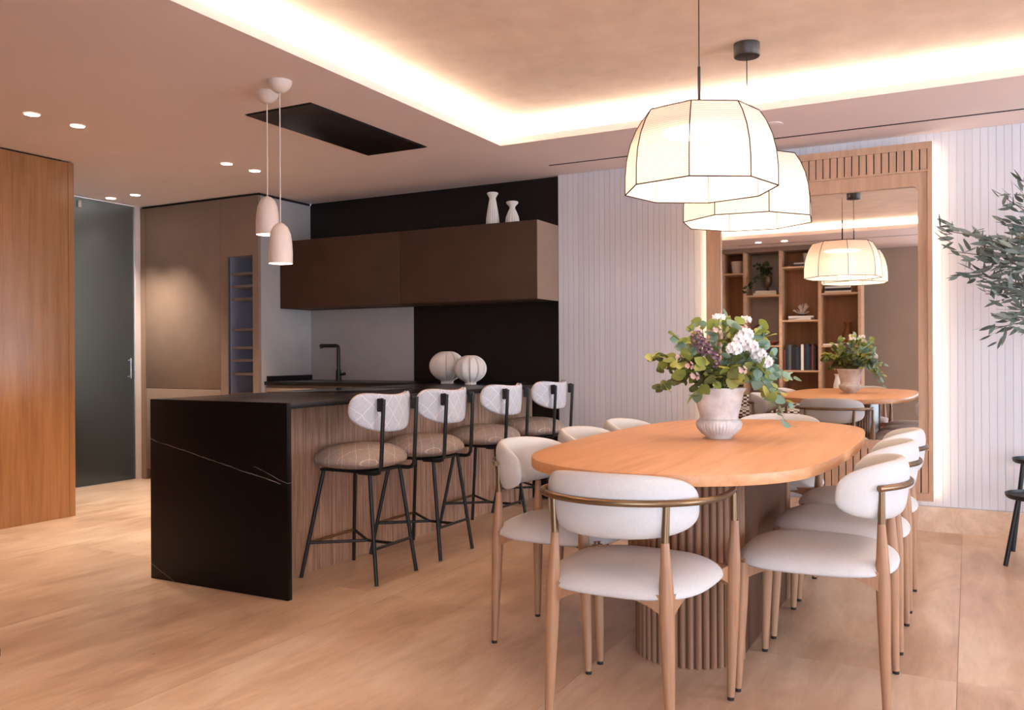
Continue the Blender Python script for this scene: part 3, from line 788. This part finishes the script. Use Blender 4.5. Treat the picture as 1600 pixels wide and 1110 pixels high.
# ================================================================== URN + FLOWERS
ur = thing('urn', 'weathered white urn with ribbed foot on the dining table', 'urn', (-.963, 3.735, TZ))
M_urn = plaster('aged_plaster', srgb(224, 217, 211), srgb(184, 173, 166), 12)
MB().lathe([(.052, 0), (.056, .004), (.058, .012), (.075, .024), (.092, .045), (.098, .064), (.094, .078), (.084, .086)], 160, rf=lambda a, z: 1+(.02*math.cos(40*a) if .018 < z < .075 else 0)).build('foot_bowl', M_urn, ur, smooth=50)
MB().lathe([(.0, .06), (.07, .07), (.096, .21), (.105, .222), (.114, .222), (.116, .216), (.106, .20), (.093, .14), (.083, .105), (.082, .09), (.086, .086), (.0, .08)], 64, cap0=False, cap1=False).build('body', M_urn, ur, smooth=60)
def leafmat(name, a, b, tr=.35, rough=.55):
    m = bpy.data.materials.new(name); m.use_nodes = True; t = NT(m); p = t.p; p.inputs['Roughness'].default_value = rough
    oi = t.n('ShaderNodeObjectInfo'); c = t.ramp(oi.outputs['Random'], [(0, a), (1, b)]); t.base(c)
    tl_ = t.n('ShaderNodeBsdfTranslucent'); t.link(c, tl_.inputs[0]); mx = t.n('ShaderNodeMixShader', i_0=tr)
    t.link(p.outputs[0], mx.inputs[1]); t.link(tl_.outputs[0], mx.inputs[2])
    t.link(mx.outputs[0], t.t.nodes['Material Output'].inputs[0]); return m
M_lg = leafmat('leaf_green', srgb(118, 134, 62), srgb(214, 208, 116), .42); M_lb = leafmat('leaf_bluegreen', srgb(124, 156, 138), srgb(178, 200, 180))
M_ld = leafmat('leaf_dark', srgb(76, 84, 44), srgb(124, 126, 68)); M_olive = leafmat('leaf_olive', srgb(74, 86, 78), srgb(136, 148, 138), .2)
M_ivy = leafmat('leaf_ivy', srgb(40, 56, 30), srgb(72, 88, 48), .2)
M_stem = mat('stem', srgb(104, 100, 62), .7); M_bark = mat('olive_bark', srgb(104, 92, 80), .9); M_twig = mat('twig', srgb(96, 80, 64), .8)
M_wfl = leafmat('white_petal', srgb(236, 228, 226), srgb(250, 246, 244), .3); M_pfl = leafmat('pink_petal', srgb(222, 186, 182), srgb(240, 214, 206), .3); M_pur = leafmat('purple_bud', srgb(110, 76, 92), srgb(150, 112, 128), .2)
def leaf_mesh(name, L, Wd, m, fold=.15, bend=.12, n=6, tipp=1.0):
    v = []; f = []
    for i in range(n+1):
        k = i/n; ww = Wd*math.sin(PI*min(1, k**.8))**.75*(1 if tipp == 1 else (1-.2*k)); z = -bend*L*k*k
        v += [(-ww, k*L, z+fold*ww), (0, k*L, z), (ww, k*L, z+fold*ww)]
    for i in range(n):
        b = 3*i; f += [(b, b+1, b+4, b+3), (b+1, b+2, b+5, b+4)]
    me = bpy.data.meshes.new(name); me.from_pydata(v, [], f)
    for p in me.polygons: p.use_smooth = True
    me.materials.append(m); return me
L_round = [leaf_mesh('leaf', .056, .0275, m) for m in (M_lg, M_lb, M_ld)]
L_small = [leaf_mesh('leaf', .042, .016, m) for m in (M_lg, M_lb, M_ld)]
def orient(p, d, roll, s=1.0):
    d = Vector(d).normalized(); q = d.to_track_quat('Y', 'Z')
    return Matrix.Translation(p) @ q.to_matrix().to_4x4() @ Matrix.Rotation(roll, 4, 'Y') @ Matrix.Scale(s, 4)
def curve_pts(p0, p1, sag, n=8, out=0.0):
    p0, p1 = Vector(p0), Vector(p1); pts = []
    for i in range(n+1):
        k = i/n; p = p0.lerp(p1, k); p.z += sag*math.sin(PI*k)
        pts.append(p)
    return pts
rnd = random.Random(11)
leafcount = [0]; EXTRA = MB(); EXM = []
def branch(t, label, p0, p1, sag, nl, kinds, sc=(.62, 1.1), start=.3):
    pts = curve_pts(p0, p1, sag); st_ = MB().tube(pts, [.0028*(1-.6*i/8) for i in range(9)], 6).build('branch', M_stem, t, smooth=50)
    st_['label'] = label
    for i in range(nl):
        k = start+(1-start)*i/max(1, nl-1); j = min(7, int(k*8)); fr_ = k*8-j; p = pts[j].lerp(pts[j+1], fr_) if j < 8 else pts[8]
        dr = (pts[min(8, j+1)]-pts[j]).normalized()
        sd = Vector((rnd.uniform(-1,1), rnd.uniform(-1,1), rnd.uniform(-.6,.7)))
        d_ = dr*.5+sd.normalized()*.9
        mw = orient(p, d_, rnd.uniform(-1.2, 1.2), rnd.uniform(*sc)); me = L_round[rnd.choice(kinds)]
        away = p.dot(FD) > .0
        if leafcount[0] < 300 and not away and i % 5 < 3:
            inst(me, 'leaf', st_, mw); leafcount[0] += 1
        else:
            EXTRA.add([mw @ v.co for v in me.vertices], [tuple(q.vertices) for q in me.polygons]); EXM.extend([L_round.index(me)]*len(me.polygons))
UB = (-.963, 3.735, TZ+.2)
RT, FD = Vector((Rv.x, Rv.y, 0)).normalized(), Vector((Fv.x, Fv.y, 0)).normalized()
def L(a, b, z): v_ = RT*a+FD*b; return (v_.x, v_.y, z)     # right, away, up as the room view shows the bouquet
FA = thing('flower_arrangement', 'loose bouquet of eucalyptus leaves and white, pink and purple flowers', 'bouquet', UB)
specs = [((-.29,-.02,.15),.07,16,(0,2)), ((-.22,-.13,.14),.06,15,(0,2,2)), ((-.1,-.17,.12),.05,14,(0,2)), ((.0,-.19,.10),.05,14,(0,0,2)), ((-.03,-.08,.28),.03,14,(0,1)), ((.05,-.1,.3),.02,13,(0,1)), ((.17,-.1,.2),.05,14,(1,0,1)), ((-.25,.05,.1),.06,14,(0,2)), ((-.27,-.08,.02),.08,14,(2,2,0)), ((-.17,-.12,.08),.05,14,(0,2)), ((-.19,-.05,.24),.04,14,(0,1)),
         ((-.06,-.16,.05),.07,14,(0,0,2)), ((.04,-.17,.06),.07,14,(0,0,1)), ((-.1,.1,.2),.04,9,(0,2)), ((.02,-.04,.33),.02,13,(0,1)), ((-.07,.02,.30),.02,10,(0,0,1)),
         ((.1,-.06,.24),.03,13,(1,0)), ((.2,-.02,.24),.05,14,(0,1)), ((.25,.0,.16),.06,14,(0,0,1)), ((.14,-.15,.1),.06,14,(1,0)), ((.22,-.08,.07),.08,14,(1,1,0)),
         ((.24,-.04,.0),.1,14,(1,1,0)), ((.17,-.05,.28),.03,13,(0,1)), ((-.12,-.04,.28),.03,13,(0,1)), ((.31,-.05,.06),.1,14,(1,1,0)), ((.27,-.1,-.05),.14,13,(1,1,0)), ((.2,-.14,-.02),.12,14,(1,0)), ((.26,-.12,-.14),.17,13,(1,1,0)), ((.12,.12,.18),.05,9,(0,2)), ((-.14,-.15,-.01),.08,10,(0,2))]
for p1, sag, nl, kd in specs:
    lab = 'blue-green eucalyptus branch' if kd.count(1) >= 2 else ('dark olive-green leafy branch' if kd.count(2) >= 2 else 'yellow-green leafy branch')
    branch(FA, lab, (rnd.uniform(-.03,.03), rnd.uniform(-.03,.03), -.04), L(*p1), sag, nl+6, kd)
ex = EXTRA.build('foliage', M_lg, FA); ex['kind'] = 'stuff'
ex.data.materials.append(M_lb); ex.data.materials.append(M_ld)
for pg, mi in zip(ex.data.polygons, EXM): pg.material_index = mi; pg.use_smooth = True
# flowers
def petal_mesh(m, s=.016):
    return leaf_mesh('petal', s, s*.5, m, .2, -.15, 3)
PW, PP, PV = petal_mesh(M_wfl, .017), petal_mesh(M_pfl, .0145), petal_mesh(M_pur, .011)
def bloom(name, label, group, pos, rad, n, me, flat=.7):
    st_ = MB().tube(curve_pts((0, 0, -.04), pos, .02), .002, 6).build(name, M_stem, FA, smooth=50); st_['label'] = label
    b = MB()
    for i in range(n):
        ph = math.acos(1-1.75*(i+.5)/n); th = i*2.39996
        d = Vector((math.sin(ph)*math.cos(th), math.sin(ph)*math.sin(th), math.cos(ph)*flat))
        c = Vector(pos)+d*rad
        nn = d.normalized(); q = nn.to_track_quat('Z', 'Y').to_matrix().to_4x4()
        for k in range(5):
            mw = Matrix.Translation(c) @ q @ Matrix.Rotation(2*PI*k/5+i, 4, 'Z') @ Matrix.Rotation(R(28), 4, 'X')
            b.add([mw @ v.co for v in me.vertices], [tuple(p.vertices) for p in me.polygons])
    b.build('petals', me.materials[0], st_)['kind'] = 'stuff'
for p in ((.03,-.15,.19), (.06,-.14,.225), (.10,-.14,.20), (.14,-.12,.165), (.165,-.12,.135), (.085,-.12,.25)): bloom('white_flower', 'round white flower head among the leaves of the urn', 'white flower heads in the urn', L(*p), .024, 20, PW)
for p in ((.11,-.02,.315), (-.01,-.05,.325), (.03,.0,.30)): bloom('white_flower', 'small flat white flower at the top of the bouquet', 'small white flowers on top of the bouquet', L(*p), .019, 10, PW, .3)
for p in ((-.16,-.14,.12), (-.14,-.16,.075), (.05,-.19,.10), (-.03,-.1,.27), (.08,-.1,.275), (-.19,-.1,.15)): bloom('pink_flower', 'pale pink blossom among the leaves of the urn', 'pale pink blossoms in the urn', L(*p), .013, 4, PP)
for p in ((-.09,-.1,.2), (-.11,-.08,.23), (-.07,-.11,.165), (-.05,-.12,.14)): bloom('purple_spray', 'dusky purple flower spray in the urn', 'purple sprays in the urn', L(*p), .022, 26, PV, 1.5)

# ================================================================== OLIVE TREE + SIDE TABLES
ot = thing('olive_tree', 'olive tree with grey-green leaves in front of the white plank wall', 'tree', (.80, 5.3, 0))
MB().lathe([(.15, 0), (.19, .05), (.22, .34), (.225, .36), (.205, .36), (.2, .32), (0, .31)], 36, cap1=False).build('pot', M_pot, ot, smooth=50)
MB().tube([(0,0,.3), (.02,.01,.7), (-.04,.0,1.0), (-.1,.02,1.25), (-.14,.0,1.5)], [.026,.022,.019,.016,.012], 10).build('trunk', M_bark, ot, smooth=50)
OL = [leaf_mesh('leaf', .088, .0105, M_olive, .1, .08, 4), leaf_mesh('leaf', .072, .0100, M_olive, .1, -.1, 4)]
rnd = random.Random(5); nleaf = 0
br = [((-.1,0,1.3),(-.93,-.04,1.82),.10,22), ((-.1,0,1.25),(-.86,-.02,1.70),.09,20), ((-.12,0,1.4),(-.62,.05,1.98),.05,18), ((-.08,0,1.2),(-.72,-.08,1.46),.07,20), ((-.08,0,1.15),(-.69,.02,1.27),.10,20), ((-.14,0,1.5),(-.55,-.05,2.03),.04,16),
      ((-.08,0,1.2),(-.82,.06,1.58),.08,22), ((-.1,0,1.3),(-.72,-.14,1.74),.06,24), ((-.06,0,1.1),(-.6,-.1,1.36),.07,20), ((-.14,0,1.5),(-.62,.1,1.86),.05,22), ((-.12,0,1.4),(-.66,-.12,1.62),.06,24), ((-.1,0,1.3),(-.68,.1,1.52),.06,22), ((-.1,0,1.35),(-.7,.0,1.68),.06,24), ((-.14,0,1.5),(-.58,.0,1.76),.04,24)]
for a, b, sg, nn in br:
    pts = curve_pts(a, b, sg); MB().tube(pts, [.006-.0005*i for i in range(9)], 6).build('branch', M_twig, ot, smooth=50)
    for i in range(nn):
        if nleaf >= 298: break
        k = .58+.42*i/(nn-1); j = min(7, int(k*8)); p = pts[j].lerp(pts[j+1], k*8-j); dr = (pts[j+1]-pts[j]).normalized()
        off = Vector((rnd.gauss(0,.04), rnd.gauss(0,.04), rnd.gauss(0,.04)))*(1.4-k)
        d_ = dr*.9+Vector((rnd.uniform(-1,1), rnd.uniform(-.7,.7), rnd.uniform(-.8,.8)))
        inst(rnd.choice(OL), 'leaf', ot, orient(p+off, d_, rnd.uniform(0, 6.28), rnd.uniform(.85, 1.25))); nleaf += 1
OX = MB()
for a, b, sg, nn in br:
    pts = curve_pts(a, b, sg)
    for i in range(26):
        k = rnd.uniform(.5, .98); j = min(7, int(k*8)); p = pts[j].lerp(pts[j+1], k*8-j); dr = (pts[j+1]-pts[j]).normalized()
        off = Vector((rnd.gauss(0,.05), rnd.gauss(0,.05), rnd.gauss(0,.055)))*(1.5-k)
        d_ = dr*.9+Vector((rnd.uniform(-1,1), rnd.uniform(-.7,.7), rnd.uniform(-.8,.8))); me = rnd.choice(OL)
        mw = orient(p+off, d_, rnd.uniform(0, 6.28), rnd.uniform(.7, 1.05)); OX.add([mw @ v.co for v in me.vertices], [tuple(q.vertices) for q in me.polygons])
OX.build('foliage', M_olive, ot, smooth=60)['kind'] = 'stuff'
def traytable(loc, r, z, rz, label):
    t = thing('side_table', label, 'side table', loc, rz)
    MB().lathe([(0, z-.014), (r-.01, z-.014), (r, z-.006), (r+.003, z+.012), (r-.003, z+.012), (r-.006, z-.002), (0, z-.002)], 48, cap0=False, cap1=False).build('tray', M_bm, t, smooth=50)
    for k in range(3):
        a = 2*PI*k/3
        MB().tube([(r*1.0*math.cos(a), r*1.0*math.sin(a), .002), (r*.62*math.cos(a), r*.62*math.sin(a), z-.013)], .0125, 10).build('leg', M_bm, t, smooth=50)
traytable((.335, 5.32, 0), .165, .385, R(180), 'low round black tray table under the olive tree')
traytable((.36, 5.72, 0), .14, .53, R(60), 'taller round black tray table beside the plank wall')

# ================================================================== BOOKCASE (seen in the mirror)
BY0, BY1 = .12, .5
sc_ = 11.65/12.25
bk = thing('bookcase', 'tall open oak bookcase reflected in the mirror', 'bookcase')
divs = [-3.45, -2.955, -2.655, -2.187, -1.697, -1.215]
for x in divs: box('upright', x-.018, x+.018, BY0, BY1, .0, 2.5, M_shelfwood, bk)
box('header', divs[0]-.018, divs[-1]+.018, BY0, BY1, 2.5, ZC-.003, M_cab, bk)
box('base', divs[0]+.02, divs[-1]-.02, BY0, BY1-.01, .0, .42, M_shelfback, bk)
def zz(z): return 1.15+(z-1.15)*sc_
backs = [M_grey, M_grey, M_cab, M_shelfback, M_shelfback]
M_taupe = M_cab
for i in range(5):
    a, b = divs[i]+.0185, divs[i+1]-.0185
    box('back_panel', a, b, BY0-.02, BY0, .42, 2.5, [M_shelfback, M_shelfback, M_grey, M_shelfback, M_shelfback][i], bk)
shelves = {0: (2.26, 1.2), 1: (zz(2.308)-.02, 1.2), 2: (zz(1.966), zz(1.26)), 3: (zz(2.344), zz(1.606), zz(.913)), 4: (zz(1.963), zz(1.25))}
for i, zs in shelves.items():
    for z in zs: box('shelf', divs[i]+.0185, divs[i+1]-.0185, BY0, BY1-.005, z-.022, z, M_shelfwood, bk)
def books_flat(x, y, z, items, label, grp):
    for i, (wd, dp, h, c, rz) in enumerate(items):
        t = thing('book', label, 'book', (x, y, z+.0005), rz, grp)
        MB().box(-wd/2, wd/2, -dp/2, dp/2, .002, h-.002).build('pages', bpy.data.materials.get('paper') or mat('paper', srgb(226, 218, 204), .8), t)
        cv = MB(); cv.box(-wd/2-.002, wd/2+.002, -dp/2-.002, dp/2+.002, 0, .0018); cv.box(-wd/2-.002, wd/2+.002, -dp/2-.002, dp/2+.002, h-.0018, h); cv.box(-wd/2-.004, wd/2+.002, dp/2+.0005, dp/2+.004, 0, h)
        cv.build('cover', c, t); z += h+.0006
    return z
C1 = mat('book_cream', srgb(214, 204, 188), .7); C2 = mat('book_black', srgb(30, 30, 34), .6); C3 = mat('book_navy', srgb(38, 50, 72), .6); C4 = mat('book_white', srgb(232, 228, 222), .7); C5 = mat('book_red', srgb(120, 56, 44), .7); C6 = mat('book_grey', srgb(90, 92, 96), .6)
cx2 = (divs[2]+divs[3])/2; cx3 = (divs[3]+divs[4])/2; cx4 = (divs[4]+divs[5])/2; cx1 = (divs[1]+divs[2])/2
ym = .33
zt_ = books_flat(cx2+.03, ym, shelves[2][0], [(.3,.24,.03,C1,.05), (.26,.22,.028,C1,-.05)], 'cream book lying under the trailing plant', 'books under the trailing plant')
ivy = thing('ivy_vase', 'dark glass goblet vase holding trailing ivy on the bookcase', 'vase', (cx2+.04, ym, zt_))
MB().lathe([(.04,0),(.042,.006),(.014,.014),(.012,.05),(.04,.07),(.058,.12),(.056,.17),(.046,.2),(.04,.19),(0,.08)], 28, cap1=False).build('goblet', mat('olive_glass', srgb(84, 70, 48), .15), ivy, smooth=50)
LI = leaf_mesh('leaf', .06, .026, M_ivy)
rnd = random.Random(9)
for q in range(9):
    p1 = (rnd.uniform(-.2,.12), rnd.uniform(-.02,.12), rnd.uniform(.22,.36)) if q < 6 else (rnd.uniform(-.26,-.12), .24, rnd.uniform(-.1,.2))
    pts = curve_pts((0,0,.18), p1, .08); MB().tube(pts, .0025, 6).build('vine', M_stem, ivy)
    for i in range(10):
        k = .25+.75*i/9; j = min(7, int(k*8)); p = pts[j].lerp(pts[j+1], k*8-j)
        inst(LI, 'leaf', ivy, orient(p, (rnd.uniform(-1,1), rnd.uniform(-.2,1), rnd.uniform(-.8,.5)), rnd.uniform(-1,1), rnd.uniform(.7,1.2)))
zt_ = books_flat(cx3+.04, ym, shelves[3][0], [(.3,.23,.03,C2,.03), (.24,.2,.02,C1,-.04)], 'book lying flat below the white cup on the bookcase', 'books below the white cup')
o = MB().lathe([(.035,0),(.042,.004),(.056,.12),(.057,.125),(.05,.124),(.038,.015),(0,.012)], 28, cap1=False).build('white_cup', M_white, smooth=50); o.location = (cx3+.07, ym, zt_+.0005); tag(o, 'white conical cup on the top shelf of the bookcase', 'cup')
zt_ = books_flat(cx3, ym, shelves[3][1], [(.28,.22,.028,C4,.1), (.31,.23,.024,C4,-.06)], 'white book lying under the coral ornament', 'books under the coral')
cr = thing('coral', 'white branching coral ornament on stacked white books', 'ornament', (cx3+.0, ym, zt_+.0005))
MB().lathe([(.05,0),(.052,.02),(.04,.024),(0,.026)], 24, cap1=False).build('stand', M_pot, cr, smooth=40)
b = MB(); rnd = random.Random(4)
for k in range(26):
    a = rnd.uniform(0, 2*PI); e = rnd.uniform(.15, 1.25); l_ = rnd.uniform(.09, .15); d = Vector((math.cos(a)*math.cos(e), math.sin(a)*math.cos(e), math.sin(e)))
    p0 = Vector((0,0,.024)); p1 = p0+d*l_*.6; p2 = p1+(d+Vector((rnd.uniform(-.4,.4), rnd.uniform(-.4,.4), .3))).normalized()*l_*.45
    b.tube([p0, p1, p2], [.007,.0065,.005], 6)
    b.tube([p1, p1+(d+Vector((rnd.uniform(-.8,.8), rnd.uniform(-.8,.8), .2))).normalized()*l_*.35], [.0055,.0045], 6)
b.build('branches', M_white, cr, smooth=50)
# upright books
x = divs[3]+.03; rnd = random.Random(2); cols = [C5, C2, C3, C6, C2, C2, C3, C2, C4, C2, C3, C2, C5, C2]
i = 0
while x < divs[4]-.06:
    th_ = rnd.choice((.02, .026, .032)); h = rnd.uniform(.30, .345) if i else .27; c = cols[i % len(cols)]
    t = thing('book', {C5: 'red-brown book upright in the bookcase row', C2: 'black book upright in the bookcase row', C3: 'navy book upright in the bookcase row', C6: 'grey book upright in the bookcase row', C4: 'white book upright in the bookcase row'}[c], 'book', (x+th_/2, ym, shelves[3][2]+.0005), 0,
              {C5: 'red-brown upright books', C2: 'black upright books', C3: 'navy upright books', C6: 'grey upright books', C4: 'white upright books'}[c])
    MB().box(-th_/2+.002, th_/2-.002, -.11, .118, .003, h-.003).build('pages', bpy.data.materials['paper'], t)
    cv = MB(); cv.box(-th_/2, -th_/2+.0018, -.115, .12, 0, h); cv.box(th_/2-.0018, th_/2, -.115, .12, 0, h); cv.box(-th_/2, th_/2, .12, .123, 0, h); cv.build('cover', c, t)
    x += th_+.0015; i += 1
# dark bowl + ornament, brown vase, flat books
o = MB().lathe([(.04,0),(.09,.03),(.11,.05),(.106,.055),(.08,.04),(0,.02)], 28, cap1=False).build('wooden_bowl', C5, smooth=50); o.location = (cx2+.08, ym, shelves[2][1]+.0005); tag(o, 'low dark red-brown bowl on the bookcase', 'bowl')
mw_ = thing('ring_ornament', 'dark wooden ring ornament behind the low bowl on the bookcase', 'ornament', (cx2-.1, ym-.1, shelves[2][1]+.0005))
b = MB(); b.tube([(.07*math.cos(2*PI*k/24), 0, .2+.07*math.sin(2*PI*k/24)) for k in range(25)], .016, 8, caps=False); b.build('ring', C5, mw_, smooth=50)
MB().lathe([(.05,0),(.05,.012),(.008,.016),(.007,.13)], 16).build('stand', C2, mw_, smooth=40)
zt_ = books_flat(cx4-.02, ym, shelves[4][0], [(.32,.24,.026,C1,.02), (.3,.23,.034,C2,-.03), (.31,.22,.022,C4,.03)], 'book in the stack on the upper shelf beside the plain wall', 'books stacked on the upper shelf')
books_flat(cx4-.12, ym, shelves[4][1], [(.18,.22,.024,C4,0)], 'thin white book beside the amber glass vase', None)
o = MB().lathe([(.05,0),(.062,.01),(.075,.08),(.06,.16),(.034,.22),(.032,.26),(.05,.3),(.052,.305),(.045,.304),(.026,.25),(0,.2)], 32, cap1=False).build('amber_vase', mat('amber_glass', srgb(120, 70, 28), .12), smooth=50); o.location = (cx4+.08, ym, shelves[4][1]+.0005); tag(o, 'tall amber glass vase on the bookcase', 'vase')
o = MB().lathe([(.05,0),(.07,.01),(.085,.16),(.09,.17),(.08,.17),(.06,.02),(0,.015)], 28, cap1=False).build('white_planter', M_white, smooth=50); o.location = (cx1+.02, ym, shelves[1][0]+.0005); tag(o, 'white tapered planter on the bookcase shelf', 'planter')
o = MB().lathe([(.05,0),(.05,.012),(.012,.02),(.008,.3),(.02,.31),(.02,.34)], 16).build('candlestick', C2, smooth=40); o.location = (cx1-.02, ym, shelves[1][1]+.0005); tag(o, 'thin black candlestick on the bookcase', 'candlestick')
# cream bottle vase on a stand (seen above the reflected table)
ps = thing('plinth_table', 'low dark plinth in front of the bookcase', 'plinth', (-1.46, .66, 0)); box('column', -.09, .09, -.09, .09, 0, .6, M_shelfback, ps); box('cap', -.11, .11, -.11, .11, .6, .63, M_shelfwood, ps)
o = MB().lathe([(.05,0),(.056,.01),(.05,.12),(.03,.2),(.03,.23),(.044,.25),(.04,.252),(.02,.23)], 28).build('bottle_vase', M_white, smooth=50); o.location = (-1.46, .66, .6305); tag(o, 'cream bottle vase on the low plinth', 'vase')
# checkered lounge chairs
m = mat('checker_fabric', (1,1,1,1), .9); t = NT(m); ck = t.n('ShaderNodeTexChecker', i_1=srgb(226, 214, 204), i_2=srgb(38, 34, 34), i_3=1.0); t.link(t.coord((22, 22, 40)), ck.inputs[0]); t.base(ck.outputs[0]); M_check = m
M_dkwood = wood('dark_walnut', srgb(66, 40, 28), srgb(98, 62, 44), 'z', .45)
for x, lb in ((-2.56, 'low armchair with checkered cushions beside the candlestick column'), (-2.02, 'low armchair with checkered cushions beside the low plinth')):
    t = thing('lounge_chair', lb, 'chair', (x, .82, 0), 0, 'checkered lounge chairs')
    MB().box(-.2, .2, -.2, .24, .34, .44).build('seat', M_check, t, bevel=.02); MB().box(-.2, .2, -.27, -.205, .36, .60).build('backrest', M_check, t, bevel=.02)
    for s in (-1, 1):
        MB().box(s*.235-.016, s*.235+.016, .19, .225, 0, .53).build('leg', M_dkwood, t, bevel=.003); MB().box(s*.235-.016, s*.235+.016, -.25, -.215, 0, .53).build('leg', M_dkwood, t, bevel=.003)
        MB().box(s*.235-.022, s*.235+.022, -.26, .25, .531, .553).build('armrest', M_dkwood, t, bevel=.004)
    MB().box(-.219, .219, -.23, .21, .315, .339).build('seat_frame', M_dkwood, t)
